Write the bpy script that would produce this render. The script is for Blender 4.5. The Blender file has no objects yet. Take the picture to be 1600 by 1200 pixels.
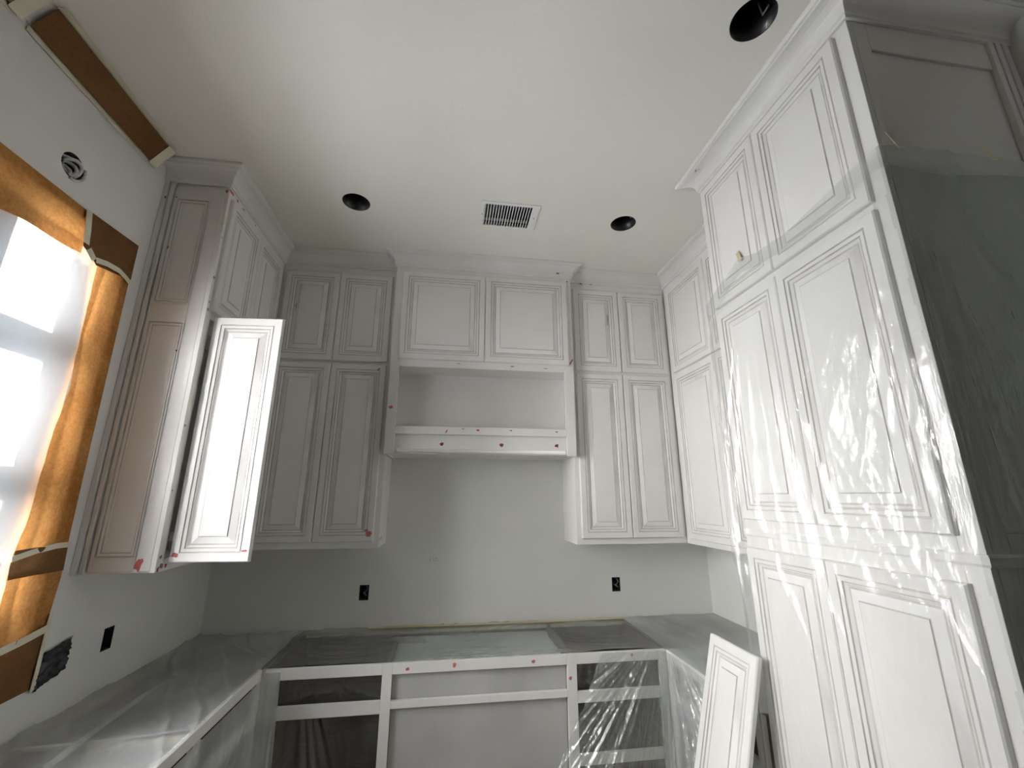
import bpy, math, random
from mathutils import Vector, Matrix, noise
from mathutils.geometry import delaunay_2d_cdt
random.seed(7)
R = math.radians
scene = bpy.context.scene
COL = scene.collection

# ------------------------------------------------------------------ camera, world, light, exposure
cam_d = bpy.data.cameras.new('camera'); cam = bpy.data.objects.new('camera', cam_d); COL.objects.link(cam)
cam_d.sensor_fit = 'HORIZONTAL'; cam_d.sensor_width = 36.0
cam_d.lens = 36.0 * 665.96 / 1600.0
cam_d.clip_start = 0.02
cam.location = (1.4744, -3.145, 1.6975)
cam.rotation_euler = (R(90 + 14.70), 0, R(-8.168))
scene.camera = cam

world = bpy.data.worlds.new('sky'); scene.world = world; world.use_nodes = True
wb = world.node_tree.nodes['Background']
wb.inputs['Color'].default_value = (0.94, 0.97, 1.0, 1)      # even, bright overcast sky
wb.inputs['Strength'].default_value = 35.0

# hazy low sun behind the house corner: its broad glow comes in through the window towards the back wall
sd = bpy.data.lights.new('hazy_sun', 'SUN'); sd.energy = 27.0; sd.angle = R(60); sd.color = (1.0, .97, .93)
so = bpy.data.objects.new('hazy_sun', sd); COL.objects.link(so); so.location = (-6, -6, 5)
so.rotation_euler = Vector((.90, .32, -.28)).to_track_quat('-Z', 'Y').to_euler()
# portal: guides the sampling of that sky through the window opening
pd = bpy.data.lights.new('window_portal', 'AREA'); pd.shape = 'RECTANGLE'; pd.size = 1.34; pd.size_y = 1.60
pd.cycles.is_portal = True
po = bpy.data.objects.new('window_portal', pd); COL.objects.link(po)
po.location = (-0.16, -1.74, 1.985); po.rotation_euler = (0, R(-90), 0)
po.rotation_euler = Matrix(((0,0,-1),(1,0,0),(0,-1,0))).to_euler()

vs = scene.view_settings
vs.view_transform = 'Standard'; vs.look = 'None'; vs.gamma = 1.0; vs.use_curve_mapping = False
vs.exposure = 1.55
scene.cycles.max_bounces = 12; scene.cycles.diffuse_bounces = 6; scene.cycles.transparent_max_bounces = 24
scene.cycles.use_denoising = True

# ------------------------------------------------------------------ dimensions (metres)
W, H = 3.388, 3.339            # right wall, ceiling
YR = -8.0                      # rear wall

# ------------------------------------------------------------------ materials
MATS = {}
def newmat(name):
    m = bpy.data.materials.new(name); m.use_nodes = True
    nt = m.node_tree; nt.nodes.clear(); MATS[name] = m
    out = nt.nodes.new('ShaderNodeOutputMaterial')
    return m, nt, out
def N(nt, t, **kw):
    n = nt.nodes.new(t)
    for k, v in kw.items():
        if k in n.inputs: n.inputs[k].default_value = v
        else: setattr(n, k, v)
    return n
def L(nt, a, b): nt.links.new(a, b)
def objcoord(nt, scale=(1,1,1)):
    tc = N(nt, 'ShaderNodeTexCoord'); mp = N(nt, 'ShaderNodeMapping'); mp.inputs['Scale'].default_value = scale
    L(nt, tc.outputs['Object'], mp.inputs['Vector']); return mp.outputs['Vector']
def ramp(nt, fac, stops):
    r = N(nt, 'ShaderNodeValToRGB'); e = r.color_ramp.elements
    e[0].position, e[0].color = stops[0][0], (*stops[0][1], 1)
    e[1].position, e[1].color = stops[-1][0], (*stops[-1][1], 1)
    for p, c in stops[1:-1]:
        x = e.new(p); x.color = (*c, 1)
    L(nt, fac, r.inputs['Fac']); return r.outputs['Color']
def surf(name, c1, c2, rough=0.5, nscale=6, bump=0.0, bscale=200, spec=0.3, stretch=(1,1,1), lo=0.35, hi=0.65, dist=0.002):
    m, nt, out = newmat(name)
    b = N(nt, 'ShaderNodeBsdfPrincipled', Roughness=rough); b.inputs['Specular IOR Level'].default_value = spec
    v = objcoord(nt, stretch)
    n = N(nt, 'ShaderNodeTexNoise', Scale=nscale, Detail=4.0); L(nt, v, n.inputs['Vector'])
    L(nt, ramp(nt, n.outputs['Fac'], [(lo, c1), (hi, c2)]), b.inputs['Base Color'])
    if bump:
        n2 = N(nt, 'ShaderNodeTexNoise', Scale=bscale, Detail=3.0); L(nt, v, n2.inputs['Vector'])
        bp = N(nt, 'ShaderNodeBump', Strength=bump, Distance=dist); L(nt, n2.outputs['Fac'], bp.inputs['Height'])
        L(nt, bp.outputs['Normal'], b.inputs['Normal'])
    L(nt, b.outputs[0], out.inputs['Surface']); return m
surf('primer', (.735,.72,.695), (.78,.77,.75), .42, 3.0, .10, 160, .35)
surf('primer_groove', (.46,.435,.41), (.62,.595,.57), .6, 9)  # lacquer lines, with the crease shade put into the colour
surf('primer_bevel', (.60,.57,.54), (.79,.78,.765), .45, 5, .1, 160, .3, (1,1,.35), .30, .47)
surf('wall_paint', (.735,.735,.71), (.775,.775,.75), .75, 1.5, .35, 90, .15)
surf('ceiling_paint', (.82,.80,.745), (.85,.83,.775), .85, 1.2, .45, 75, .1)
surf('floor_paper', (.15,.12,.095), (.20,.165,.13), .8, 2)
surf('floor_tile', (.58,.53,.46), (.66,.61,.54), .6, 2)
surf('lawn', (.07,.075,.05), (.11,.11,.075), .9, 2)
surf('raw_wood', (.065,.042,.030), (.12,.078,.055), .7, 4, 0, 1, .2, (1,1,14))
surf('raw_pine', (.50,.42,.30), (.62,.54,.40), .7, 4, 0, 1, .2, (10,1,1))
surf('grey_masking', (.42,.42,.41), (.50,.50,.49), .8, 3, .15, 40)
surf('tape', (.70,.66,.50), (.76,.72,.57), .7, 14)
surf('tape_tan', (.62,.52,.33), (.70,.60,.40), .7, 14)
surf('putty_red', (.42,.07,.06), (.62,.22,.20), .7, 60)
surf('putty_dark', (.16,.03,.035), (.30,.06,.06), .7, 60)
surf('putty_brown', (.20,.13,.10), (.38,.28,.24), .7, 60)
surf('primer_smear', (.36,.27,.22), (.60,.55,.50), .6, 25)
surf('can_black', (.012,.012,.012), (.03,.03,.028), .35, 12, 0, 1, .5)
surf('box_blue_black', (.010,.011,.014), (.03,.032,.04), .5, 12)
surf('dark_plastic', (.015,.015,.018), (.05,.05,.055), .25, 30, .5, 60, .6)
surf('wire_white', (.55,.55,.53), (.7,.7,.68), .5, 12)
surf('wire_copper', (.45,.24,.12), (.6,.33,.18), .4, 12)
surf('foil', (.42,.42,.40), (.6,.6,.58), .3, 20, .4, 40, .5)
surf('vent_white', (.80,.80,.79), (.84,.84,.83), .35, 4)
surf('screw_steel', (.25,.25,.24), (.4,.4,.38), .35, 20)
surf('pencil', (.33,.33,.33), (.43,.43,.43), .8, 50)
surf('window_vinyl', (.10,.105,.11), (.14,.145,.15), .4, 4)
surf('siding', (.5,.5,.5), (.6,.6,.6), .8, 4)

def paper(name, c1, c2, trans):
    m, nt, out = newmat(name)
    v = objcoord(nt)
    n = N(nt, 'ShaderNodeTexNoise', Scale=70.0, Detail=5.0, Roughness=.7); L(nt, v, n.inputs['Vector'])
    n3 = N(nt, 'ShaderNodeTexNoise', Scale=5.0, Detail=3.0); L(nt, v, n3.inputs['Vector'])
    mx = N(nt, 'ShaderNodeMath', operation='ADD'); L(nt, n.outputs['Fac'], mx.inputs[0]); L(nt, n3.outputs['Fac'], mx.inputs[1])
    ml = N(nt, 'ShaderNodeMath', operation='MULTIPLY'); L(nt, mx.outputs[0], ml.inputs[0]); ml.inputs[1].default_value = .5
    c = ramp(nt, ml.outputs[0], [(.38, c1), (.62, c2)])
    d = N(nt, 'ShaderNodeBsdfDiffuse'); t = N(nt, 'ShaderNodeBsdfTranslucent'); mix = N(nt, 'ShaderNodeMixShader', Fac=trans)
    L(nt, c, d.inputs['Color']); L(nt, c, t.inputs['Color'])
    L(nt, d.outputs[0], mix.inputs[1]); L(nt, t.outputs[0], mix.inputs[2]); L(nt, mix.outputs[0], out.inputs['Surface'])
    return m
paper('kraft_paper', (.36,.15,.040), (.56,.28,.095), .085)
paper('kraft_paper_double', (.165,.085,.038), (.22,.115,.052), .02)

def film(name, veil, gloss, rough=.13, bscale=28, bstr=.35, tint=(.93,.96,.95), stretch=(1,1,.35), transl=.4):
    m, nt, out = newmat(name)
    v = objcoord(nt, stretch)
    n = N(nt, 'ShaderNodeTexNoise', Scale=bscale, Detail=4.0, Roughness=.6, Distortion=.6); L(nt, v, n.inputs['Vector'])
    bp = N(nt, 'ShaderNodeBump', Strength=bstr, Distance=.01); L(nt, n.outputs['Fac'], bp.inputs['Height'])
    tr = N(nt, 'ShaderNodeBsdfTransparent', Color=(*tint, 1))
    d = N(nt, 'ShaderNodeBsdfDiffuse', Color=(.85,.87,.87,1)); tl = N(nt, 'ShaderNodeBsdfTranslucent', Color=(.85,.87,.87,1))
    g = N(nt, 'ShaderNodeBsdfGlossy', Roughness=rough, Color=(1,1,1,1))
    for x in (d, g): L(nt, bp.outputs['Normal'], x.inputs['Normal'])
    m0 = N(nt, 'ShaderNodeMixShader', Fac=transl); L(nt, d.outputs[0], m0.inputs[1]); L(nt, tl.outputs[0], m0.inputs[2])
    n2 = N(nt, 'ShaderNodeTexNoise', Scale=3.0, Detail=3.0); L(nt, v, n2.inputs['Vector'])
    mr = N(nt, 'ShaderNodeMapRange'); mr.inputs['From Min'].default_value = .3; mr.inputs['From Max'].default_value = .7
    mr.inputs['To Min'].default_value = veil*.6; mr.inputs['To Max'].default_value = veil*1.4; L(nt, n2.outputs['Fac'], mr.inputs['Value'])
    m1 = N(nt, 'ShaderNodeMixShader'); L(nt, mr.outputs[0], m1.inputs['Fac']); L(nt, tr.outputs[0], m1.inputs[1]); L(nt, m0.outputs[0], m1.inputs[2])
    m2 = N(nt, 'ShaderNodeMixShader', Fac=gloss); L(nt, m1.outputs[0], m2.inputs[1]); L(nt, g.outputs[0], m2.inputs[2])
    L(nt, m2.outputs[0], out.inputs['Surface']); return m
film('film_clear', .06, .065, .11, 38, .55, stretch=(1,1,.13), tint=(.975,.978,.975))
film('film_drop', .55, .08, .16, 20, .5, (.88,.90,.89), transl=.3)
film('film_counter', .60, .10, .16, 18, .8, (.88,.93,.92), (.6,.35,1))
film('film_back', .27, .10, .14, 20, .9, (.88,.93,.92), (.2,1,1))
film('film_hem', .13, .07, .15, 20, .3, tint=(.96,.965,.96))
film('film_front', .13, .20, .10, 42, 1.0, stretch=(1,1,.14))
film('film_run', .45, .22, .12, 42, 1.0, stretch=(1,1,.14))
film('film_liner', .09, .09, .15, 12, .5)
film('film_end', .025, .06, .18, 30, .9, stretch=(1,1,.1), tint=(.76,.79,.78))  # pantry-end film: the shade of that end is put into its tint

# film over the window: diffuse veil, part clear, part scattering
m, nt, out = newmat('film_window')
tr = N(nt, 'ShaderNodeBsdfTransparent', Color=(.99,.99,.99,1)); tl = N(nt, 'ShaderNodeBsdfTranslucent', Color=(.93,.97,1,1))
df = N(nt, 'ShaderNodeBsdfDiffuse', Color=(.42,.44,.46,1))
rf = N(nt, 'ShaderNodeBsdfRefraction', Color=(1,1,1,1), Roughness=.22, IOR=1.12)
a = N(nt, 'ShaderNodeMixShader', Fac=.03); L(nt, tr.outputs[0], a.inputs[1]); L(nt, rf.outputs[0], a.inputs[2])
b = N(nt, 'ShaderNodeMixShader', Fac=.987); L(nt, tl.outputs[0], b.inputs[1]); L(nt, df.outputs[0], b.inputs[2])
lw = N(nt, 'ShaderNodeLayerWeight', Blend=.5); cs = N(nt, 'ShaderNodeMath', operation='SUBTRACT'); cs.inputs[0].default_value = 1.03; L(nt, lw.outputs['Facing'], cs.inputs[1])
iv = N(nt, 'ShaderNodeMath', operation='DIVIDE'); iv.inputs[0].default_value = 1.0; L(nt, cs.outputs[0], iv.inputs[1])
tp = N(nt, 'ShaderNodeMath', operation='POWER'); tp.inputs[0].default_value = .42; L(nt, iv.outputs[0], tp.inputs[1])   # longer path through the film at a slant
c = N(nt, 'ShaderNodeMixShader'); L(nt, tp.outputs[0], c.inputs['Fac']); L(nt, b.outputs[0], c.inputs[1]); L(nt, a.outputs[0], c.inputs[2])
L(nt, c.outputs[0], out.inputs['Surface'])
# window glass
m, nt, out = newmat('glass')
tr = N(nt, 'ShaderNodeBsdfTransparent', Color=(.96,.96,.96,1)); gl = N(nt, 'ShaderNodeBsdfGlossy', Roughness=.02)
a = N(nt, 'ShaderNodeMixShader', Fac=.06); L(nt, tr.outputs[0], a.inputs[1]); L(nt, gl.outputs[0], a.inputs[2]); L(nt, a.outputs[0], out.inputs['Surface'])

# ------------------------------------------------------------------ mesh helpers
class MB:
    def __init__(s): s.v = []; s.f = []; s.m = []
    def quad(s, a, b, c, d, m=0):
        i = len(s.v); s.v += [a, b, c, d]; s.f.append((i, i+1, i+2, i+3)); s.m.append(m)
    def box(s, x0, x1, y0, y1, z0, z1, m=0):
        if x0 > x1: x0, x1 = x1, x0
        if y0 > y1: y0, y1 = y1, y0
        if z0 > z1: z0, z1 = z1, z0
        i = len(s.v)
        s.v += [(x0,y0,z0),(x1,y0,z0),(x1,y1,z0),(x0,y1,z0),(x0,y0,z1),(x1,y0,z1),(x1,y1,z1),(x0,y1,z1)]
        for f in ((0,3,2,1),(4,5,6,7),(0,1,5,4),(1,2,6,5),(2,3,7,6),(3,0,4,7)):
            s.f.append(tuple(i+k for k in f)); s.m.append(m)
        return s
    def tube(s, pts, r, n=8, m=0, cap=True):
        pts = [Vector(p) for p in pts]; base = len(s.v); up = Vector((0,0,1))
        for k, p in enumerate(pts):
            t = (pts[min(k+1, len(pts)-1)] - pts[max(k-1, 0)]).normalized()
            a = t.cross(up)
            if a.length < 1e-3: a = t.cross(Vector((1,0,0)))
            a.normalize(); b = t.cross(a)
            for q in range(n):
                an = 2*math.pi*q/n; s.v.append(tuple(p + r*(math.cos(an)*a + math.sin(an)*b)))
        for k in range(len(pts)-1):
            for q in range(n):
                q2 = (q+1) % n
                s.f.append((base+k*n+q, base+k*n+q2, base+(k+1)*n+q2, base+(k+1)*n+q)); s.m.append(m)
        if cap:
            s.f.append(tuple(base+q for q in range(n))); s.m.append(m)
            e = base+(len(pts)-1)*n; s.f.append(tuple(e+q for q in reversed(range(n)))); s.m.append(m)
        return s
    def mesh(s, name, mats, smooth=False):
        me = bpy.data.meshes.new(name); me.from_pydata(s.v, [], s.f)
        for mm in ([mats] if isinstance(mats, str) else mats): me.materials.append(MATS[mm])
        me.polygons.foreach_set('material_index', s.m)
        if smooth: me.polygons.foreach_set('use_smooth', [True]*len(s.f))
        me.update(); return me
    def build(s, name, mats, parent=None, smooth=False, bevel=0, fix=False):
        return link(name, s.mesh(name, mats, smooth), parent, bevel, fix)
def link(name, me, parent=None, bevel=0, fix=False):
    if fix:
        import bmesh
        bm = bmesh.new(); bm.from_mesh(me); bmesh.ops.remove_doubles(bm, verts=bm.verts, dist=1e-5)
        bmesh.ops.recalc_face_normals(bm, faces=bm.faces); bm.to_mesh(me); bm.free()
    o = bpy.data.objects.new(name, me); COL.objects.link(o)
    if parent: o.parent = parent; o.matrix_parent_inverse = Matrix.Translation(-Vector(parent.location)) if not parent.parent else Matrix.Identity(4)
    if bevel:
        b = o.modifiers.new('bevel', 'BEVEL'); b.width = bevel; b.segments = 2; b.limit_method = 'ANGLE'
    return o
def tag(o, label=None, cat=None, group=None, kind=None):
    if label: o['label'] = label
    if cat: o['category'] = cat
    if group: o['group'] = group
    if kind: o['kind'] = kind
    return o
def thing(name, loc, label, cat, group=None):
    o = bpy.data.objects.new(name, None); COL.objects.link(o); o.location = loc; o.empty_display_size = .1
    return tag(o, label, cat, group)
def box(name, mat, parent, x0, x1, y0, y1, z0, z1, bevel=.0015):
    return MB().box(x0,x1,y0,y1,z0,z1).build(name, mat, parent, bevel=bevel)

def holed_sheet(name, outer, holes, to3d, mat, thick, flip=False):
    """flat sheet with real openings, given depth by a solidify modifier"""
    vs_, es = [], []
    for loop in [outer] + holes:
        i = len(vs_); n = len(loop); vs_ += [Vector(p) for p in loop]; es += [(i+k, i+(k+1) % n) for k in range(n)]
    v2, e2, f2, *_ = delaunay_2d_cdt(vs_, es, [], 1, 1e-6)
    def inside(p, lp):
        r = False; n = len(lp)
        for k in range(n):
            a, b = lp[k], lp[(k+1) % n]
            if (a[1] > p[1]) != (b[1] > p[1]) and p[0] < (b[0]-a[0])*(p[1]-a[1])/(b[1]-a[1])+a[0]: r = not r
        return r
    mb = MB(); mb.v = [to3d(p.x, p.y) for p in v2]
    for f in f2:
        c = sum((v2[k] for k in f), Vector((0,0)))/len(f)
        if inside(c, outer) and not any(inside(c, h) for h in holes):
            mb.f.append(tuple(reversed(f)) if flip else tuple(f)); mb.m.append(0)
    o = mb.build(name, mat)
    s = o.modifiers.new('solid', 'SOLIDIFY'); s.thickness = thick; s.offset = -1
    return tag(o, kind='structure')
def rect(a0, a1, b0, b1): return [(a0,b0),(a1,b0),(a1,b1),(a0,b1)]
def circ(a, b, r, n=40): return [(a+r*math.cos(2*math.pi*k/n), b+r*math.sin(2*math.pi*k/n)) for k in range(n)]

# ------------------------------------------------------------------ the room shell
WY0, WY1, WZ0, WZ1 = -2.27, -1.21, 1.20, 2.76       # window opening in the left wall
CANS = [(0.884,-0.920), (2.490,-0.948), (2.488,-2.138)]
VX0, VX1, VY0, VY1 = 1.602, 1.948, -1.046, -0.812     # ceiling vent outer frame
holed_sheet('ceiling', [(-.14,.14),(-.14,YR-.14),(8.1,YR-.14),(8.1,-2.70),(W+.14,-2.70),(W+.14,.14)],
            [circ(x, y, .077) for x, y in CANS] + [rect(VX0+.02, VX1-.045, VY0+.022, VY1-.012)],
            lambda a, b: (a, b, H), 'ceiling_paint', .02, flip=True)
OUT_L = [(-.798, 1.086, .030, .046), (-1.080, 1.083, .052, .048)]
OUT_B = [(.949, 1.086, .030, .046), (2.671, 1.091, .030, .046)]
holed_sheet('wall_left', rect(YR, 0, 0, H+.02), [rect(WY0, WY1, WZ0, WZ1), circ(-1.548, 2.922, .050, 28)] +
            [rect(y-a, y+a, z-b, z+b) for y, z, a, b in OUT_L], lambda a, b: (0, a, b), 'wall_paint', .14)
holed_sheet('wall_back', rect(-.14, W+.14, 0, H+.02), [rect(x-a, x+a, z-b, z+b) for x, z, a, b in OUT_B],
            lambda a, b: (a, 0, b), 'wall_paint', .14)
tag(box('wall_right', 'wall_paint', None, W, W+.14, -2.75, 0, 0, H+.02, 0), kind='structure')
tag(box('wall_side_room', 'wall_paint', None, W+.14, 8.1, -2.75, -2.61, 0, H+.02, 0), kind='structure')       # unseen side room, added to swallow bounce that would light the pantry end
tag(box('wall_far_right', 'wall_paint', None, 8.0, 8.14, YR, -2.75, 0, H+.02, 0), kind='structure')  # far wall of the added side room
tag(box('wall_rear', 'wall_paint', None, -.14, 8.14, YR-.14, YR, 0, H+.02, 0), kind='structure')
tag(box('floor', 'floor_tile', None, -.14, W+.14, -2.45, .14, -.1, 0, 0), kind='structure')  # unseen kitchen floor, made pale to bounce light up
tag(box('floor_rear', 'floor_paper', None, -.14, 8.14, YR-.14, -2.4502, -.1, 0, 0), kind='structure')  # unseen rear floor, made dark to keep bounce off the pantry end
tag(box('ground', 'lawn', None, -1.7, -.15, -9, 5, -.5, -.3, 0), kind='structure')  # unseen dark strip added; its width sets how much light reaches the ceiling
# the attic board over the ceiling openings
tag(box('ceiling_deck', 'raw_wood', None, -.14, 8.14, YR-.14, .14, H+.30, H+.32, 0), kind='structure')
bpy.data.objects['ceiling_deck'].name = 'trim_attic_deck'

# pencilled figure on the back wall
pm = bpy.data.objects['wall_back']
mb = MB(); mb.tube([(1.3635,-.0005,1.306),(1.364,-.0005,1.268)], .0011, 6)
mb.tube([(1.386,-.0005,1.306),(1.385,-.0005,1.288),(1.388,-.0005,1.276),(1.396,-.0005,1.269),(1.408,-.0005,1.269),(1.415,-.0005,1.276),(1.414,-.0005,1.285),(1.406,-.0005,1.289),(1.397,-.0005,1.285),(1.394,-.0005,1.278)], .0011, 6)
o = mb.build('pencil_mark', 'pencil'); o.parent = pm; o['label'] = 'faint pencilled 16 on the grey wall'

# ------------------------------------------------------------------ window in the left wall
win = bpy.data.objects.new('window_1', None); COL.objects.link(win); win.location = (-.10, (WY0+WY1)/2, WZ0); tag(win, kind='structure')
XA, XB = -.135, -.075
mb = MB(); F = .05
mb.box(XA-.01, XB+.012, WY0, WY0+F, WZ0, WZ1); mb.box(XA-.01, XB+.012, WY1-F, WY1, WZ0, WZ1)
mb.box(XA-.01, XB+.012, WY0+F, WY1-F, WZ0, WZ0+F); mb.box(XA-.01, XB+.012, WY0+F, WY1-F, WZ1-F, WZ1)
mb.build('window_frame', 'window_vinyl', win)
ymid = (WY0+WY1)/2
box('mullion', 'window_vinyl', win, XA-.005, XB+.006, ymid-.05, ymid+.05, WZ0+F, WZ1-F)
for (a, b) in ((WY0+F, ymid-.05), (ymid+.05, WY1-F)):
    mb = MB(); st = .095
    mb.box(XA, XB, a, a+st, WZ0+F, WZ1-F); mb.box(XA, XB, b-st, b, WZ0+F, WZ1-F)
    mb.box(XA, XB, a+st, b-st, WZ0+F, WZ0+F+.06); mb.box(XA, XB, a+st, b-st, WZ1-F-.05, WZ1-F)
    sash = mb.build('sash', 'window_vinyl', win)
    bars = [WZ0+F+.06, 1.68, 1.80, 2.19, 2.31, WZ1-F-.05]
    for k in (1, 3): box('rail', 'window_vinyl', sash, XA, XB, a+st, b-st, bars[k], bars[k+1])
    for k in (0, 2, 4): box('pane', 'glass', sash, -.108, -.104, a+st, b-st, bars[k], bars[k+1], 0)

# film sheet taped over the opening
def grid_sheet(nu, nv, fn):
    mb = MB()
    for j in range(nv+1):
        for i in range(nu+1): mb.v.append(tuple(fn(i/nu, j/nv)))
    for j in range(nv):
        for i in range(nu):
            a = j*(nu+1)+i; mb.f.append((a, a+1, a+nu+2, a+nu+1)); mb.m.append(0)
    return mb
def nz(x, y=0, z=0): return noise.noise(Vector((x, y, z)))
def wfilm(u, v):
    y = WY0-.03+(-1.325-WY0+.03)*u; z = WZ0-.012+(2.66-WZ0+.012)*v
    return (.0035+.004*nz(y*5, z*1.2, 3)+.002*nz(y*22, z*4, 1), y, z)
o = grid_sheet(50, 50, wfilm).build('plastic_sheet', 'film_window', None, True)
tag(o, 'milky plastic sheet glowing with daylight over the window opening', 'plastic sheet')

# kraft paper masking round the window
def interp(t, pts):
    for (a, va), (b, vb) in zip(pts, pts[1:]):
        if t <= b: return va+(vb-va)*(t-a)/(b-a)
    return pts[-1][1]
inner = [(1.00,-1.375),(1.397,-1.365),(1.498,-1.376),(1.643,-1.362),(1.82,-1.355),(1.95,-1.350),(2.02,-1.343),(2.10,-1.336),(2.20,-1.343),(2.321,-1.336),(2.45,-1.347),(2.62,-1.363)]
outer = [(1.00,-1.147),(1.204,-1.150),(1.397,-1.134),(1.515,-1.142),(2.65,-1.165),(2.83,-1.168)]
def side_paper(z0, z1, xo):
    def fn(u, v):
        z = z0+(z1-z0)*v; yi = interp(z, inner); yo = interp(z, outer); y = yo+(yi-yo)*u
        over = max(0, min(1, (-1.21-y)/.06))
        return (xo+over*(.014+.010*nz(z*4, y*5, 9)+.004*nz(z*14, 2)), y, z+.006*nz(y*9, z0)*(1 if v in (0, 1) else 0))
    return grid_sheet(14, 40, fn)
def tape_strip(parent, pts, w, nrm, mat='tape', lift=.0012):
    """flat strip of masking tape along a polyline; nrm = surface normal"""
    nrm = Vector(nrm).normalized(); mb = MB(); P = [Vector(p) for p in pts]; rows = []
    for k, p in enumerate(P):
        t = (P[min(k+1, len(P)-1)]-P[max(k-1, 0)]).normalized(); s_ = t.cross(nrm).normalized()
        rows.append((p+s_*w/2+nrm*lift, p-s_*w/2+nrm*lift))
    for k in range(len(P)-1):
        a, b = rows[k]; c, d = rows[k+1]; mb.quad(tuple(a), tuple(b), tuple(d), tuple(c))
    o = mb.build('tape', mat, parent)
    s = o.modifiers.new('solid', 'SOLIDIFY'); s.thickness = .0006; s.offset = 0
    return o
ps = side_paper(1.50, 2.66, .004).build('masking_paper', 'kraft_paper', None, True)
tag(ps, 'tall strip of brown kraft paper beside the glowing window, half lit', 'masking paper', 'kraft paper round the window')
ps2 = side_paper(1.20, 1.44, .0035).build('masking_paper', 'kraft_paper', None, True)
tag(ps2, 'short lower piece of kraft paper below the tall strip, above the corner outlet', 'masking paper', 'kraft paper round the window')
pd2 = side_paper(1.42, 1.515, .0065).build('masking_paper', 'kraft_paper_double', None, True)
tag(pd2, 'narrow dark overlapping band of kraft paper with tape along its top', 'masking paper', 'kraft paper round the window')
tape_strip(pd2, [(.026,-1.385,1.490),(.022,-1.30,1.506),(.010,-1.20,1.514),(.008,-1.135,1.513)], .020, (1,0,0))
tape_strip(pd2, [(.028,-1.42,1.47),(.028,-1.50,1.47)], .03, (1,0,0))
def top_paper(u, v):
    y = -1.44-1.26*u; zi = 2.615-.02*min(1, (-1.44-y)/.3)+.012*nz(y*7); zo = 2.800; z = zi+(zo-zi)*v
    over = max(0, min(1, (WZ1-z)/.06))
    return (.004+over*(.012+.01*nz(y*4, z*6, 4)), y, z)
pt = grid_sheet(60, 10, top_paper).build('masking_paper', 'kraft_paper', None, True)
tag(pt, 'long kraft paper strip along the top of the window, sunlit along its lower edge', 'masking paper', 'kraft paper round the window')
mb = MB(); pts = [(-1.455,2.802),(-1.167,2.818),(-1.164,2.645),(-1.20,2.638),(-1.30,2.612),(-1.375,2.600),(-1.405,2.622),(-1.45,2.64)]
i0 = len(mb.v); mb.v += [(.028 if y < -1.22 and z < 2.74 else .009, y, z) for y, z in pts]; mb.f.append(tuple(range(len(pts)))); mb.m.append(0)
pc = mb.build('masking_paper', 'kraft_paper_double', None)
s = pc.modifiers.new('solid', 'SOLIDIFY'); s.thickness = .0008; s.offset = 0
tag(pc, 'dark kraft paper patch over the upper corner of the window', 'masking paper', 'kraft paper round the window')
tape_strip(pc, [(.012,-1.448,2.800),(.024,-1.447,2.72),(.030,-1.445,2.655)], .028, (1,0,0))
tape_strip(pc, [(.031,-1.385,2.618),(.031,-1.33,2.632),(.027,-1.26,2.640),(.012,-1.20,2.640),(.011,-1.164,2.628)], .022, (1,0,0))
tape_strip(pc, [(.031,-1.43,2.640),(.031,-1.395,2.612)], .03, (1,0,0))
def bot_paper(u, v):
    y = -1.152-1.5*u; z0 = 1.018+.01*nz(y*3); z = z0+(1.215-.04*min(1,u*4)-z0)*v
    return (.006+.004*nz(y*6, z*6), y, z)
pb = grid_sheet(40, 8, bot_paper).build('masking_paper', 'kraft_paper_double', None, True)
tag(pb, 'dark kraft paper strip below the window beside the double outlet box', 'masking paper', 'kraft paper round the window')
tape_strip(pb, [(.014,-1.15,1.222),(.017,-1.25,1.205),(.030,-1.40,1.192),(.03,-1.7,1.17)], .026, (1,0,0))
tape_strip(pb, [(.011,-1.147,1.27),(.011,-1.149,1.12),(.011,-1.15,1.015)], .018, (1,0,0))

def near_paper(u, v):
    z = 1.05+1.70*v; y = -2.43+(.27+.02*nz(z*4, 3))*u
    return (.0075+max(0, min(1, (y+2.29)/.06))*(.010+.008*nz(z*4, y*5, 2)), y, z)
pn = grid_sheet(14, 40, near_paper).build('masking_paper', 'kraft_paper', None, True)
tag(pn, 'kraft paper strip down the side of the window nearest the camera', 'masking paper', 'kraft paper round the window')
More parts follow.
